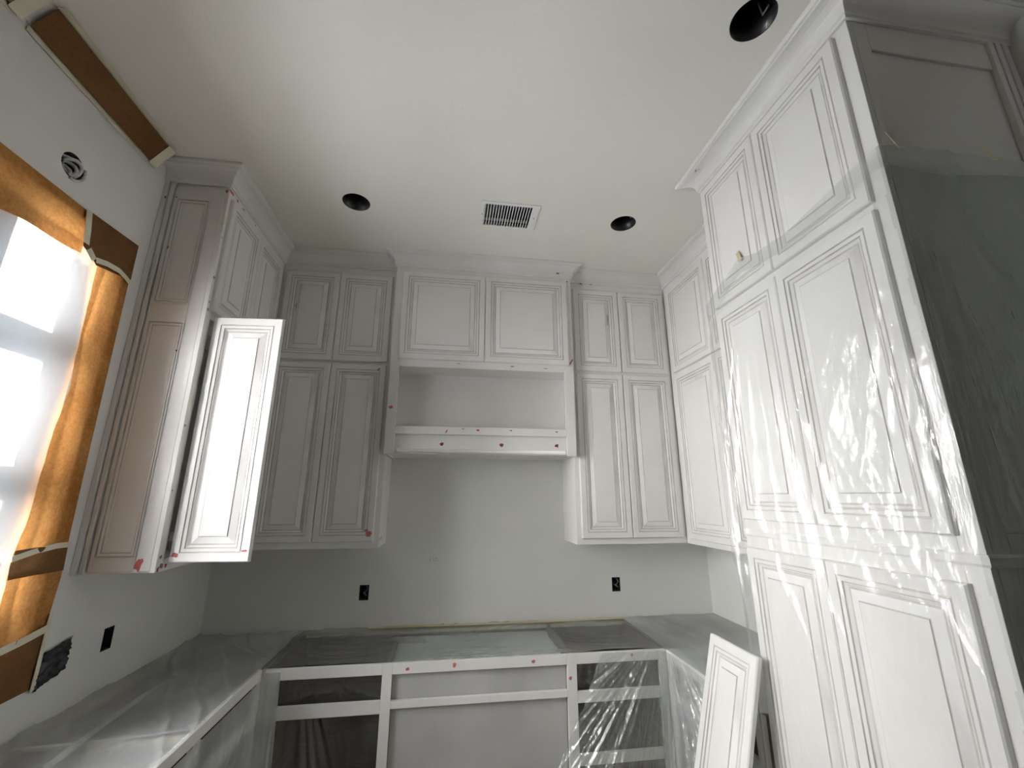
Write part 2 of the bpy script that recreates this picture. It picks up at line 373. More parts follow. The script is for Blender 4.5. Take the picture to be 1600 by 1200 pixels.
# ------------------------------------------------------------------ mouldings
def crown_profile(c, d, hang=0):
    pr = [(0,-d),(.010,-d),(.010,-d+.012),(.016,-d+.016),(.016,-d+.022)]
    n = 7
    for k in range(n+1):
        a = k/n*math.pi/2; pr.append((.016+(c-.030)*(1-math.cos(a)), -d+.022+(d-.046)*math.sin(a)))
    pr += [(c-.012,-.020),(c-.004,-.018),(c,-.012),(c,0),(0,0)]
    return pr
def sweep(profile, path, z, mat, name, parent, closed_ends=True):
    """sweep (out, up) profile along a plan polyline; 'out' lies to the right of travel; corners are mitred"""
    P = [Vector((p[0], p[1])) for p in path]; n = len(P); dirs = []
    for k in range(n-1): dirs.append((P[k+1]-P[k]).normalized())
    offs = []
    for k in range(n):
        if k == 0: d = dirs[0]; o = Vector((d.y, -d.x))
        elif k == n-1: d = dirs[-1]; o = Vector((d.y, -d.x))
        else:
            a, b = dirs[k-1], dirs[k]; na = Vector((a.y, -a.x)); nb = Vector((b.y, -b.x)); s_ = na+nb
            o = s_/max(1e-6, s_.dot(na))
        offs.append(o)
    mb = MB(); m_ = len(profile)
    for k in range(n):
        for (r, h) in profile: q = P[k]+offs[k]*r; mb.v.append((q.x, q.y, z+h))
    for k in range(n-1):
        for i in range(m_):
            j = (i+1) % m_; mb.f.append((k*m_+i, k*m_+j, (k+1)*m_+j, (k+1)*m_+i)); mb.m.append(0)
    mb.f.append(tuple(range(m_))); mb.m.append(0); mb.f.append(tuple((n-1)*m_+i for i in reversed(range(m_)))); mb.m.append(0)
    return mb.build(name, mat, parent, fix=True)

# ------------------------------------------------------------------ cabinet doors: mitred frame + raised panel
T = .020
FRAME_RINGS = [(0,-.005,0),(.004,0,0),(.037,0,0),(.0385,-.004,1),(.0420,-.004,1),(.0435,-.0010,0),(.054,-.0025,0),(.0555,-.0065,1),(.0590,-.0065,1),(.0605,-.0045,0),(.068,-.0105,0),(.072,-.0105,1)]
PANEL_RINGS = [(.070,-.0110,0),(.074,-.0105,1),(.101,-.0035,2),(.1035,-.0035,1),(.1050,-.0005,1)]
DOORS = {}
def door_meshes(w, h):
    key = (round(w, 3), round(h, 3))
    if key in DOORS: return DOORS[key]
    def ringset(rings, fill, back):
        mb = MB()
        for (ins, dep, mt) in rings:
            y = -T-dep
            mb.v += [(ins, y, ins), (w-ins, y, ins), (w-ins, y, h-ins), (ins, y, h-ins)]
        for k in range(len(rings)-1):
            for c in range(4):
                a, b = k*4+c, k*4+(c+1) % 4
                mb.f.append((a, b, b+4, a+4)); mb.m.append(rings[k+1][2])
        e = (len(rings)-1)*4
        if fill: mb.f.append((e, e+1, e+2, e+3)); mb.m.append(0)
        if back:
            i = len(mb.v); mb.v += [(0,0,0),(w,0,0),(w,0,h),(0,0,h)]
            for c in range(4): mb.f.append((i+c, i+(c+1) % 4, (c+1) % 4, c)); mb.m.append(0)
            mb.f.append((i+3, i+2, i+1, i)); mb.m.append(0)
        return mb
    mats = ['primer', 'primer_groove', 'primer_bevel']
    a = ringset(FRAME_RINGS, False, True).mesh('door', mats)
    b = ringset(PANEL_RINGS, True, False).mesh('raised_panel', mats)
    DOORS[key] = (a, b); return a, b
def door(parent, loc, w, h, rot=0, label=None):
    a, b = door_meshes(w, h)
    o = bpy.data.objects.new('door', a); COL.objects.link(o)
    if parent: o.parent = parent; o.location = Vector(loc)-parent.location
    else: o.location = loc
    o.rotation_euler = (0, 0, rot)
    p = bpy.data.objects.new('raised_panel', b); COL.objects.link(p); p.parent = o
    if label: o['label'] = label
    return o
def door_back(par, x0, x1, z0, z1, y, **k): return door(par, (x0, y, z0), x1-x0, z1-z0, 0, **k)            # faces the camera
def door_left(par, y0, y1, z0, z1, x, **k): return door(par, (x, y0, z0), y1-y0, z1-z0, R(90), **k)       # faces +X
def door_right(par, y0, y1, z0, z1, x, **k): return door(par, (x, y1, z0), y1-y0, z1-z0, R(-90), **k)     # faces -X

# ------------------------------------------------------------------ red filler spots
SPOTS = {}
def spot_mesh(seed, mat):
    key = (seed, mat)
    if key not in SPOTS:
        rnd = random.Random(seed); n = 12; mb = MB(); mb.v.append((0,0,.0012))
        for k in range(n):
            a = 2*math.pi*k/n; r = rnd.uniform(.55, 1.1); mb.v.append((r*math.cos(a), r*math.sin(a), 0))
        for k in range(n): mb.f.append((0, 1+k, 1+(k+1) % n)); mb.m.append(0)
        SPOTS[key] = mb.mesh('putty_spot', mat, True)
    return SPOTS[key]
_sp = [0]
def spot(parent, p, face, rx, rz=None, mat='putty_red', tilt=0):
    """face: '-y', '+x', '-x'"""
    _sp[0] += 1; rz = rz or rx
    o = bpy.data.objects.new('putty_spot', spot_mesh(_sp[0] % 9, mat)); COL.objects.link(o); o.parent = parent
    base = {'-y': Matrix(((1,0,0),(0,0,-1),(0,1,0))), '+x': Matrix(((0,0,1),(1,0,0),(0,1,0))), '-x': Matrix(((0,0,-1),(-1,0,0),(0,1,0)))}[face]
    m4 = base.to_4x4() @ Matrix.Rotation(R(tilt), 4, 'Z') @ Matrix.Diagonal((rx, rz, 1, 1))
    o.matrix_basis = Matrix.Translation(Vector(p)-Vector(parent.location)) @ m4
    return o

GR_UP = 'white primed wall cabinets'
DZ = dict(ul=2.560, uh=3.192, ll=1.430, lh=2.540)
ZB = 1.393; ZC = H-.100
# ------------------------------------------------------------------ left wall cabinet with the open door
XL, YL, DB = .300, -1.084, .3206
cl = thing('wall_cabinet', (0, YL, ZB), 'white primed wall cabinet beside the window with one door swung open', 'cabinet', GR_UP)
mb = MB()
mb.box(.002, .012, YL+.02, -.002, ZB, H-.002); mb.box(.012, XL-.02, YL+.02, -.002, ZB+.012, ZB+.03); mb.box(.012, XL-.02, YL+.02, -.002, 2.54, 2.558)
mb.box(.012, XL-.02, YL+.02, -.002, H-.03, H-.012); mb.box(.012, XL-.02, -.02, -.002, ZB, H-.002)
mb.build('carcass', 'primer', cl)
# face frame: stiles and rails
mb = MB()
mb.box(XL-.02, XL, YL, YL+.045, ZB, ZC+.04); mb.box(XL-.02, XL, -.36, -.30, ZB, ZC+.04)
mb.box(XL-.02, XL, YL+.045, -.36, ZB, ZB+.05); mb.box(XL-.02, XL, YL+.045, -.36, 2.525, 2.575); mb.box(XL-.02, XL, YL+.045, -.36, 3.16, ZC+.04)
mb.build('face_frame', 'primer', cl, bevel=.0015)
# finished end panel with two applied panels
ep = box('end_panel', 'primer', cl, .052, XL-.0205, YL+.006, YL+.02, ZB, ZC+.04)
def end_frame(par, x0, x1, y, zs, stl, str_, name, mat='primer', dep=.008):
    """flat stiles/rails standing proud of the end panel plus a stepped moulding inside each opening"""
    z_lo, z_hi = zs[0][0]-.05, zs[-1][1]+.06
    box('stile', mat, par, x0, x0+stl, y-dep, y, z_lo, z_hi); box('stile', mat, par, x1-str_, x1, y-dep, y, z_lo, z_hi)
    zz = [z_lo]+[q for z in zs for q in z]+[z_hi]
    for k in range(0, len(zz), 2): box('rail', mat, par, x0+stl, x1-str_, y-dep, y, zz[k], zz[k+1])
    for (a, b) in zs:
        mb = MB(); xa, xb = x0+stl, x1-str_
        prof = [(0,dep+.003,0),(.005,dep+.003,0),(.0065,dep-.002,1),(.010,dep-.002,1),(.012,dep+.001,0),(.020,dep-.001,0),(.0215,.004,1),(.024,.004,1),(.030,.001,0)]
        for (i_, d_, _) in prof: mb.v += [(xa+i_, y-d_, a+i_), (xb-i_, y-d_, a+i_), (xb-i_, y-d_, b-i_), (xa+i_, y-d_, b-i_)]
        for k in range(len(prof)-1):
            for c in range(4):
                p_, q_ = k*4+c, k*4+(c+1) % 4; mb.f.append((p_, q_, q_+4, p_+4)); mb.m.append(prof[k+1][2])
        mb.build('panel_moulding', [mat, 'primer_groove'], par)
end_frame(cl, .052, XL-.0203, YL+.008, [(1.450, 2.488), (2.578, 3.150)], .012, .060, 'end')
box('scribe_strip', 'primer', cl, .002, .020, YL-.012, YL+.02, ZB, ZC+.03)
box('scribe_strip', 'primer', cl, .026, .044, YL-.004, YL+.02, ZB, ZC+.03)
sweep(crown_profile(.0746, .100), [(0.001, YL), (XL, YL), (XL, -DB-.001)], H-.0005, 'primer', 'crown_moulding', cl)
door_left(cl, -.722, -.385, DZ['ul'], DZ['uh']-.01, XL); door_left(cl, -1.062, -.725, DZ['ul'], DZ['uh']-.01, XL)
door_left(cl, -.722, -.385, DZ['ll'], DZ['lh'], XL)
od = door(cl, (XL+.020, -1.022, DZ['ll']-.004), .326, DZ['lh']-DZ['ll'], R(-4.5), 'bright white door swung wide open')
for z in (1.53, 2.42):
    box('hinge', 'screw_steel', cl, XL, XL+.03, -1.036, -1.028, z-.02, z+.02)
spot(cl, (.235, YL-.0005, 1.425), '-y', .016, .032, tilt=-8)
spot(cl, (.208, YL-.0005, 2.345), '-y', .005, .006, 'putty_dark')
spot(cl, (XL+.0005, -1.050, 1.415), '+x', .018, .012, 'putty_brown'); spot(cl, (XL+.0005, -1.068, 1.405), '+x', .007, .014, 'putty_dark')
spot(cl, (XL+.0005, -1.020, 1.412), '+x', .010, .008, 'putty_dark'); spot(cl, (XL+.0005, -1.065, 1.452), '+x', .010, .010, 'putty_brown')
for z, r in ((2.56,.012),(2.60,.008),(2.73,.010),(2.95,.006),(2.0,.008),(1.72,.006)): spot(cl, (XL+.0005, -1.074, z), '+x', r*.8, r, 'putty_brown')
for y, z, a, b in ((-1.06,3.225,.030,.012),(-1.0,3.222,.012,.008),(-.93,3.222,.014,.006),(-.78,3.225,.010,.006)): spot(cl, (XL+.0005, y, z), '+x', a, b)
spot(cl, (.288, YL-.0005, 3.215), '-y', .008, .014); spot(cl, (.075, YL-.0005, 2.87), '-y', .005, .012); spot(cl, (.062, YL-.0005, 3.155), '-y', .005, .004, 'putty_dark')
spot(cl, (.020, YL-.0125, 3.14), '-y', .004, .01, 'putty_dark')
spot(od, (0,0,0), '-y', .018, .010).matrix_basis = Matrix.Translation((.022,-T-.0005,.030)) @ Matrix(((.020,0,0),(0,0,-1),(0,.011,0))).to_4x4()
spot(od, (0,0,0), '-y', .014, .006).matrix_basis = Matrix.Translation((.305,-T-.0005,.045)) @ Matrix(((.016,0,0),(0,0,-1),(0,.006,0))).to_4x4()

# ------------------------------------------------------------------ back-left wall cabinet
def back_cab(name, label, x0, x1, doors, crown_path, side):
    c = thing(name, ((x0+x1)/2, -DB, ZB), label, 'cabinet', GR_UP)
    box('carcass', 'primer', c, x0, x1, -DB+.02, -.001, ZB, H-.001)
    mb = MB(); mb.box(x0, x1, -DB, -DB+.0195, ZB, H-.02); mb.build('face_frame', 'primer', c, bevel=.0015)
    for (a, b) in doors:
        door_back(c, a, b, DZ['ul'], DZ['uh'], -DB); door_back(c, a, b, DZ['ll'], DZ['lh'], -DB)
    sweep(crown_profile(.0746, .092), crown_path, H-.0005, 'primer', 'crown_moulding', c)
    return c
X1, X2 = 1.0664, 2.2911
XR = W-.325
cbl = back_cab('wall_cabinet', 'white primed corner cabinet with four doors left of the open niche cabinet', XL+.001, X1-.002, [(.328,.679),(.683,1.032)], [(XL+.001,-DB),(X1-.002,-DB)], 1)
spot(cbl, (1.006, -DB-T-.0008, 1.475), '-y', .020, .016); spot(cbl, (.99, -DB-T-.0008, 1.497), '-y', .012, .008)
spot(cbl, (.985, -DB-T-.0008, 2.508), '-y', .020, .006, 'putty_brown', 40)
spot(cbl, (.418, -DB-T+.0065, 2.93), '-y', .009, .045, 'primer_smear')
for y in (-.29,-.25,-.21): spot(cbl, (X1-.0015, y, 1.44), '+x', .008, .012, 'putty_brown')
cbr = back_cab('wall_cabinet', 'white primed corner cabinet with four doors right of the open niche cabinet', X2+.012, XR-.001, [(2.337,2.678),(2.683,3.038)], [(X2+.012,-DB),(XR-.001,-DB)], 1)
spot(cbr, (2.40, -DB-.012, 3.243), '-y', .018, .005, 'putty_dark', -12); spot(cbr, (2.48, -DB-.012, 3.243), '-y', .016, .004, 'putty_brown')
spot(cbr, (2.594, -DB-T+.0065, 2.96), '-y', .010, .045, 'primer_smear')

# ------------------------------------------------------------------ centre cabinet with doors, niche and valance
XH1, XH2, DH = 1.0655, 2.3000, .3995
ch = thing('hood_cabinet', ((XH1+XH2)/2, -DH, 1.953), 'white primed centre cabinet with two square doors over an open niche', 'cabinet')
ZN0, ZN1 = 2.125, 2.520; ZV = 1.950
box('side_panel', 'primer', ch, XH1, XH1+.018, -DH+.02, -.001, ZV, H-.001); box('side_panel', 'primer', ch, XH2-.018, XH2, -DH+.02, -.001, ZV, H-.001)
box('stile', 'primer', ch, XH1, XH1+.058, -DH, -DH+.0195, ZV, H-.02); box('stile', 'primer', ch, XH2-.064, XH2, -DH, -DH+.0195, ZV, H-.02)
xa, xb = XH1+.0582, XH2-.0642
box('rail', 'primer', ch, xa, xb, -DH, -DH+.0195, ZN1, 2.62); box('rail', 'primer', ch, xa, xb, -DH, -DH+.0195, 2.076, ZN0); box('rail', 'primer', ch, xa, xb, -DH, -DH+.0195, 3.18, H-.02)
box('niche_back', 'primer', ch, XH1+.019, XH2-.019, -.200, -.185, 2.05, ZN1+.02)
box('niche_ceiling', 'primer', ch, XH1+.019, XH2-.019, -DH+.02, -.2002, ZN1+.001, ZN1+.019)
box('niche_shelf', 'primer', ch, XH1+.019, XH2-.019, -DH+.02, -.2002, ZN0-.019, ZN0-.001)
box('valance', 'primer', ch, XH1+.019, XH2-.019, -.374, -.360, 1.966, 2.104)
mb = MB(); mb.tube([(XH1+.078,-.381,1.973),(XH2-.072,-.381,1.973)], .0125, 12); mb.build('valance_bead', 'primer', ch, True)
box('bottom_panel', 'primer', ch, XH1+.0185, XH2-.0185, -.359, -.002, 1.955, 1.966)
door_back(ch, 1.113, 1.677, 2.568, 3.203, -DH); door_back(ch, 1.681, 2.262, 2.568, 3.203, -DH)
box('cabinet_back', 'primer', ch, XH1+.0185, XH2-.0185, -.36, -.002, 2.56, H-.002)
sweep(crown_profile(.0746, .100), [(XH1, -DB-.002), (XH1, -DH), (XH2, -DH), (XH2, -DB-.002)], H-.0005, 'primer', 'crown_moulding', ch)
for x, z, a, b, mt in ((1.088,2.245,.014,.013,'putty_red'),(1.445,2.095,.006,.020,'putty_red'),(1.55,2.115,.012,.004,'putty_brown'),(1.645,2.108,.012,.008,'putty_red'),(1.862,2.110,.010,.006,'putty_brown'),(2.168,2.108,.010,.006,'putty_brown'),
                       (2.285,2.60,.008,.03,'putty_red'),(1.51,2.553,.012,.004,'putty_brown'),(1.87,2.548,.016,.004,'putty_brown'),(2.10,2.543,.016,.004,'putty_red'),(2.275,3.215,.008,.01,'putty_red')):
    spot(ch, (x, -DH-.0006, z), '-y', a, b, mt, -30 if a < b else 0)
for x in (1.418, 1.802, 2.172): spot(ch, (x, -.3746, 2.018), '-y', .015, .014, 'putty_dark')
spot(ch, (2.20, -DH-.028, 3.262), '-y', .014, .007, 'putty_dark')

# ------------------------------------------------------------------ right wall cabinet
YP2, YP1, XP = -1.3885, -2.2423, 2.733
crw = thing('wall_cabinet', (XR, -.85, ZB), 'white primed wall cabinet on the right wall between corner and tall pantry', 'cabinet', GR_UP)
box('carcass', 'primer', crw, XR+.02, W-.001, YP2+.002, -.001, ZB, H-.001)
box('face_frame', 'primer', crw, XR, XR+.0195, YP2+.002, -DB-.001, ZB, H-.02)
for (a, b) in ((-.868,-.390),(-1.360,-.874)):
    door_right(crw, a, b, DZ['ul']-.008, DZ['uh'], XR); door_right(crw, a, b, DZ['ll']-.004, DZ['lh']-.008, XR)
sweep(crown_profile(.0746, .095), [(XR, -DB-.001), (XR, YP2+.002)], H-.0005, 'primer', 'crown_moulding', crw)

# ------------------------------------------------------------------ tall pantry
cp = thing('pantry_cabinet', (XP, (YP1+YP2)/2, 0), 'tall white pantry cabinet with six doors draped in clear plastic', 'cabinet')
box('carcass', 'primer', cp, XP+.02, W-.001, YP1+.014, YP2, .10, H-.001)
box('toe_kick', 'primer', cp, XP+.07, W-.001, YP1+.02, YP2, 0, .0995)
mb = MB()
mb.box(XP, XP+.0195, YP1, YP1+.055, .10, H-.02); mb.box(XP, XP+.0195, YP2-.03, YP2, .10, H-.02)
for a, b in ((.10,.16),(1.47,1.63),(2.53,2.59),(3.20,H-.02)): mb.box(XP, XP+.0195, YP1+.055, YP2-.03, a, b)
mb.box(XP+.001, XP+.019, -1.80, -1.765, .16, 3.2)
mb.build('face_frame', 'primer', cp, bevel=.0015)
for (a, b) in ((-1.786,-1.405),(-2.196,-1.790)):
    door_right(cp, a, b, 2.566, 3.222, XP); door_right(cp, a, b, 1.602, 2.538, XP); door_right(cp, a, b, .125, 1.492, XP)
sweep([(0,-.014),(.008,-.014),(.011,-.008),(.011,.008),(.008,.014),(0,.014)], [(XP, YP2), (XP, YP1), (W-.06, YP1)][::1], 1.549, 'primer', 'belt_moulding', cp) if False else None
bm_ = [(0,-.014),(.008,-.014),(.011,-.008),(.011,.008),(.008,.014),(0,.014)]
sweep(bm_, [(XP, YP2-.001), (XP, YP1), (W-.10, YP1)], 1.549, 'primer', 'belt_moulding', cp)
box('end_panel', 'primer', cp, XP+.02, W-.001, YP1+.008, YP1+.014, .10, H-.001)
for (a, b) in ((.18,1.50),(1.61,2.50),(2.60,3.125)): pass
end_frame(cp, XP, W-.10, YP1+.008, [(.20,1.47),(1.63,3.125)], .075, .0, 'end') if False else None
box('stile', 'primer', cp, XP+.02, XP+.072, YP1, YP1+.008, .10, H-.02); 
for a, b in ((.10,.20),(1.49,1.61),(3.125,H-.02)): box('rail', 'primer', cp, XP+.072, W-.100, YP1, YP1+.008, a, b)
for a, b in ((W-.100,W-.078),(W-.070,W-.048),(W-.040,W-.016)): box('scribe_strip', 'primer', cp, a, b, YP1-.010, YP1+.008, .10, ZC)
sweep(crown_profile(.090, .100), [(W-.001, YP2), (XP, YP2), (XP, YP1), (W-.001, YP1)][::-1][::-1], H-.0005, 'primer', 'crown_moulding', cp)
spot(cp, (XP-.072, -1.47, 3.300), '-x', .010, .008, 'putty_red')

# ------------------------------------------------------------------ base cabinets
ZT = .873; BD = .6263; BL = .6034; BR = 2.6995
cb = thing('base_cabinet', ((BL+BR)/2, -BD, 0), 'white back run of base cabinets with open drawer and door bays', 'cabinet', 'base cabinets')
yf0, yf1 = -BD, -BD+.0195
for (a, b) in ((BL+.001, .676), (1.174, 1.223), (2.134, 2.187), (2.655, BR-.001)): box('stile', 'primer', cb, a, b, yf0, yf1, .10, ZT)
bays = [(.6762,1.1738),(1.2232,2.1338),(2.1872,2.6548)]
for k, (a, b) in enumerate(bays):
    box('rail', 'primer', cb, a, b, yf0, yf1, .823, ZT)
    zr = [(.654,.710),(.10,.16)] if k == 0 else [(.672,.706),(.10,.16)] if k == 1 else [(.642,.694),(.364,.412),(.10,.16)]
    for z0, z1 in zr: box('rail', 'primer', cb, a, b, yf0, yf1, z0, z1)
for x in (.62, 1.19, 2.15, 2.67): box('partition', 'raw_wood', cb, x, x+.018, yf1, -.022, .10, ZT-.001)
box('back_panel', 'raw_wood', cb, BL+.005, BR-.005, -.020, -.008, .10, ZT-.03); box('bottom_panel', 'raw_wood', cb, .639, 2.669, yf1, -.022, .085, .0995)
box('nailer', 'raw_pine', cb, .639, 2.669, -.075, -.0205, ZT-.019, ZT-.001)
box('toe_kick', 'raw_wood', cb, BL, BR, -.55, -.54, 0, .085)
for x, z in ((1.30,.845),(1.535,.850),(1.95,.848),(2.50,.853)): spot(cb, (x, yf0-.0006, z), '-y', .011, .011)
spot(cb, (2.150, yf0-.0006, .760), '-y', .010, .012)
# left run
cbl2 = thing('base_cabinet', (BL, -1.6, 0), 'left run of base cabinets under the window, wrapped in plastic', 'cabinet', 'base cabinets')
YE = -2.75
box('rail', 'primer', cbl2, BL-.0195, BL, YE, -BD, .833, ZT+.004)
for y in (-.68, -1.20, -1.75, -2.30, YE): box('stile', 'primer', cbl2, BL-.0195, BL, y, y+.05, .10, .8325)
box('rail', 'primer', cbl2, BL-.0190, BL-.0005, YE, -BD, .655, .705); box('rail', 'primer', cbl2, BL-.0195, BL, YE, -BD, .10, .155)
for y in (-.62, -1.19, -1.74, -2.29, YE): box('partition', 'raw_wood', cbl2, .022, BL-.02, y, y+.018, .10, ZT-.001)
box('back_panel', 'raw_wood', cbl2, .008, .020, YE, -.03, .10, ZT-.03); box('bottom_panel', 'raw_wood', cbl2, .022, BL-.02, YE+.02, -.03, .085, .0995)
box('nailer', 'raw_pine', cbl2, .0205, .075, YE+.02, -.03, ZT-.019, ZT-.001)
box('stretcher', 'raw_pine', cbl2, .076, BL-.02, -1.25, -1.215, ZT-.019, ZT-.001)
# right run
cbr2 = thing('base_cabinet', (BR, -1.0, 0), 'short right run of base cabinets next to the pantry, wrapped in plastic', 'cabinet', 'base cabinets')
box('rail', 'primer', cbr2, BR, BR+.0195, YP2+.003, -BD, .823, ZT); box('rail', 'primer', cbr2, BR, BR+.0195, YP2+.003, -BD, .10, .155); box('rail', 'primer', cbr2, BR+.0005, BR+.019, YP2+.003, -BD, .655, .705)
for y in (YP2+.003, -1.0, -.68): box('stile', 'primer', cbr2, BR, BR+.0195, y, y+.05, .155, .8228)
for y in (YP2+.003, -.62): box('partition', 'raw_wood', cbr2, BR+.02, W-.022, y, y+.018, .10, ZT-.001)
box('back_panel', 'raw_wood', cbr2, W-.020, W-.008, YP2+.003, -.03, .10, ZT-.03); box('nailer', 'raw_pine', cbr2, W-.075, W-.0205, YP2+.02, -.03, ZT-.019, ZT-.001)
box('top_board', 'grey_masking', cbr2, BR+.02, W-.076, YP2+.022, -.602, ZT-.019, ZT-.001)

# masking sheets inside the base bays
o = grid_sheet(30, 24, lambda u, v: (1.224+.909*u, -.600+.006*nz(u*6, v*5, 2), .165+.655*v)).build('masking_sheet', 'grey_masking', None, True)
tag(o, 'plain grey masking sheet closing the wide middle bay of base cabinets', 'masking sheet')
def liner(x0, x1, seed):
    def fn(u, v):
        x = x0+(x1-x0)*u; z = .165+.655*v
        a = math.atan2(x-(x0+.08), 1.0-z)
        return (x, -.598+.05*math.sin(math.pi*u)*(.3+.7*math.sin(math.pi*v))+.022*nz(a*16, seed)*min(1, (1-v)*3+.3)*math.sin(math.pi*u), z)
    return grid_sheet(60, 60, fn)
o = liner(.677, 1.173, 3).build('plastic_sheet', 'film_liner', None, True); tag(o, 'clear plastic lining the dark bay in the left corner of base cabinets', 'plastic sheet')
o = liner(2.188, 2.654, 8).build('plastic_sheet', 'film_liner', None, True); tag(o, 'clear plastic lining the dark bay behind the leaning door', 'plastic sheet')

# ------------------------------------------------------------------ plastic over the base cabinets
def ridge(x): return (1-abs(nz(x, .37, .11))*2)
def top_left(u, v):       # top of the left run, tucked behind the front rail
    y = -.012-2.72*v; x = .006+(BL-.012)*u
    sag = -.022*math.sin(math.pi*u)*abs(math.sin(math.pi*(y+.08)/.56))
    dg = x*1.1+y*.55
    fold = .022*max(0, ridge(dg*6+.3*nz(y*3, x*3))-.6)+.014*max(0, ridge((x*.5-y)*9+2)-.7)+.005*nz(y*5, x*6, 4)+.002*nz(y*30+x*20, x*22, 2)
    return (x, y, ZT+.006+sag+max(0, fold))
o = grid_sheet(110, 330, top_left).build('plastic_sheet', 'film_counter', None, True)
tag(o, 'hazy plastic sheet over the open left base cabinets under the window', 'plastic sheet')
tape_strip(o, [(.08,-1.268,ZT+.014),(.25,-1.255,ZT+.012),(.45,-1.235,ZT+.012),(.585,-1.215,ZT+.014)], .016, (0,0,1), 'film_hem', .004)
tape_strip(o, [(.30,-1.50,ZT+.018),(.268,-1.20,ZT+.016),(.245,-.89,ZT+.014),(.26,-.70,ZT+.014)], .030, (0,0,1), 'film_hem', .006)
tape_strip(o, [(.575,-.66,ZT+.012),(.585,-.40,ZT+.013),(.60,-.05,ZT+.012)], .045, (0,0,1), 'film_hem', .006)
tape_strip(o, [(.22,-.16,ZT+.012),(.38,-.34,ZT+.012),(.57,-.50,ZT+.012)], .020, (0,0,1), 'film_hem', .006)
def drop_left(u, v):
    y = -BD-.012-2.08*u; z = .832-.79*v
    a = math.atan2(y+BD+.05, .95-z)
    d = .012*ridge(a*11+z)*min(1, v*5)+.018*v*max(0, nz(y*7+z*1.6, z*.7, 6)+.3)+.004*nz(y*42+z*9, z*4, 3)*min(1, v*6)
    return (BL+.005+max(0, d), y, z)
o = grid_sheet(260, 90, drop_left).build('plastic_sheet', 'film_drop', None, True)
tag(o, 'crumpled grey plastic hanging below the white rail of the left base cabinets', 'plastic sheet')
def top_back(u, v):
    x = BL+.004+(BR-BL-.008)*u; y = -.006-(BD-.004)*v
    bay = abs(math.sin(math.pi*(x-1.2)/.95)) if 1.2 < x < 2.15 else abs(math.sin(math.pi*min(1,(x-.62)/.57))) if x <= 1.2 else abs(math.sin(math.pi*min(1,(x-2.15)/.52)))
    sag = -.035*bay*math.sin(math.pi*max(0, min(1, (v-.12)/.86)))
    dg = y*1.0+.18*x*math.sin(x*2.1)
    return (x, y, ZT+.008+sag+.012*max(0, ridge(dg*14+.5*nz(x*3, y*4))-.5)*bay+.005*nz(y*20+x*5, x*1.5, 5)*bay+.0025*nz(y*60, x*12, 1))
o = grid_sheet(260, 90, top_back).build('plastic_sheet', 'film_back', None, True)
tape_strip(o, [(1.00,-.040,ZT+.012),(1.6,-.055,ZT+.012),(2.2,-.060,ZT+.012),(2.70,-.050,ZT+.012)], .040, (0,0,1), 'tape_tan', .004)
tag(o, 'hazy plastic sheet over the open tops of the back base cabinets', 'plastic sheet')
o = grid_sheet(40, 16, lambda u, v: (1.21+.92*u+.01*nz(v*5), -.09-.50*v, ZT-.030-.014*math.sin(math.pi*u)*math.sin(math.pi*v))).build('masking_sheet', 'grey_masking', None, True)
tag(o, 'pale grey sheet lying under the plastic on the middle back base cabinet', 'masking sheet')
# right run top
def top_right(u, v):
    x = BR-.012+(W-.006-BR+.012)*u; y = -.008+(YP2+.012)*v
    return (x, y, ZT+.010+.006*nz(y*3+x*14, x*5, 8)+.003*abs(nz(x*30, y*6, 2)))
o = grid_sheet(50, 90, top_right).build('plastic_sheet', 'film_counter', None, True)
tag(o, 'hazy plastic sheet lying on top of the right base cabinets beside the pantry', 'plastic sheet')
# gathered front sheet from the right corner: across the right bay and along the right run
PATH = [(2.02,-.640),(2.42,-.642),(2.665,-.648),(2.682,-.665),(2.683,-.95),(2.684,-1.365)]
def along(path, t):
    P = [Vector(p) for p in path]; ls = [(P[k+1]-P[k]).length for k in range(len(P)-1)]; d = t*sum(ls)
    for k, l_ in enumerate(ls):
        if d <= l_ or k == len(ls)-1:
            q = P[k]+(P[k+1]-P[k])*min(1, d/l_); tt = (P[k+1]-P[k]).normalized(); return q, Vector((tt.y, -tt.x)), d, k
        d -= l_
SC = .70   # arc length of the inside corner, metres
def front_right(u, v):
    q, n, _, k = along(PATH, u); s_ = u*1.37
    z1 = ZT+.004 if s_ > .30 else .30+(ZT-.30)*(s_/.30)**1.0
    z = .03+(z1-.03)*v
    a = math.atan2(s_-SC+.03, 1.02-z); r = math.hypot(s_-SC, .95-z)
    d = .055*r*max(0, ridge(a*5.5)-.15)+.045*r*max(0, ridge(a*13+3)-.5)+.022*r*max(0, ridge(a*31+7)-.5)+.008*max(0, nz(s_*9, z*6, 3))+.0035*nz(s_*46, z*30, 5)
    if k == 0: n = Vector((0,-1))
    n2 = Vector((0,-1)) if s_ < .62 else Vector((-1,0)) if s_ > .70 else Vector((-.707,-.707))
    return (q.x+n2.x*(.004+max(0, d)), q.y+n2.y*(.004+max(0, d)), z)
o = grid_sheet(300, 160, front_right).build('plastic_sheet', ['film_front', 'film_run'], None, True)
for p in o.data.polygons:
    if p.center.y < -.70: p.material_index = 1
tag(o, 'crinkled clear plastic gathered at the right inside corner of the base cabinets', 'plastic sheet')
for z in (.845,.74,.66):
    tape_strip(o, [(2.665,-.668,z+.018),(2.668,-.671,z-.018)], .02, (-.7,-.7,0)) if z > .9 else None
# tape at the left inside corner
tcorner = tape_strip(None, [(.635,-BD-.0005,.872),(.634,-BD-.0005,.80),(.636,-BD-.0005,.66)], .026, (0,-1,0), 'tape', .002)
tag(tcorner, 'yellowed masking tape down the left inside corner stile of base cabinets', 'tape')
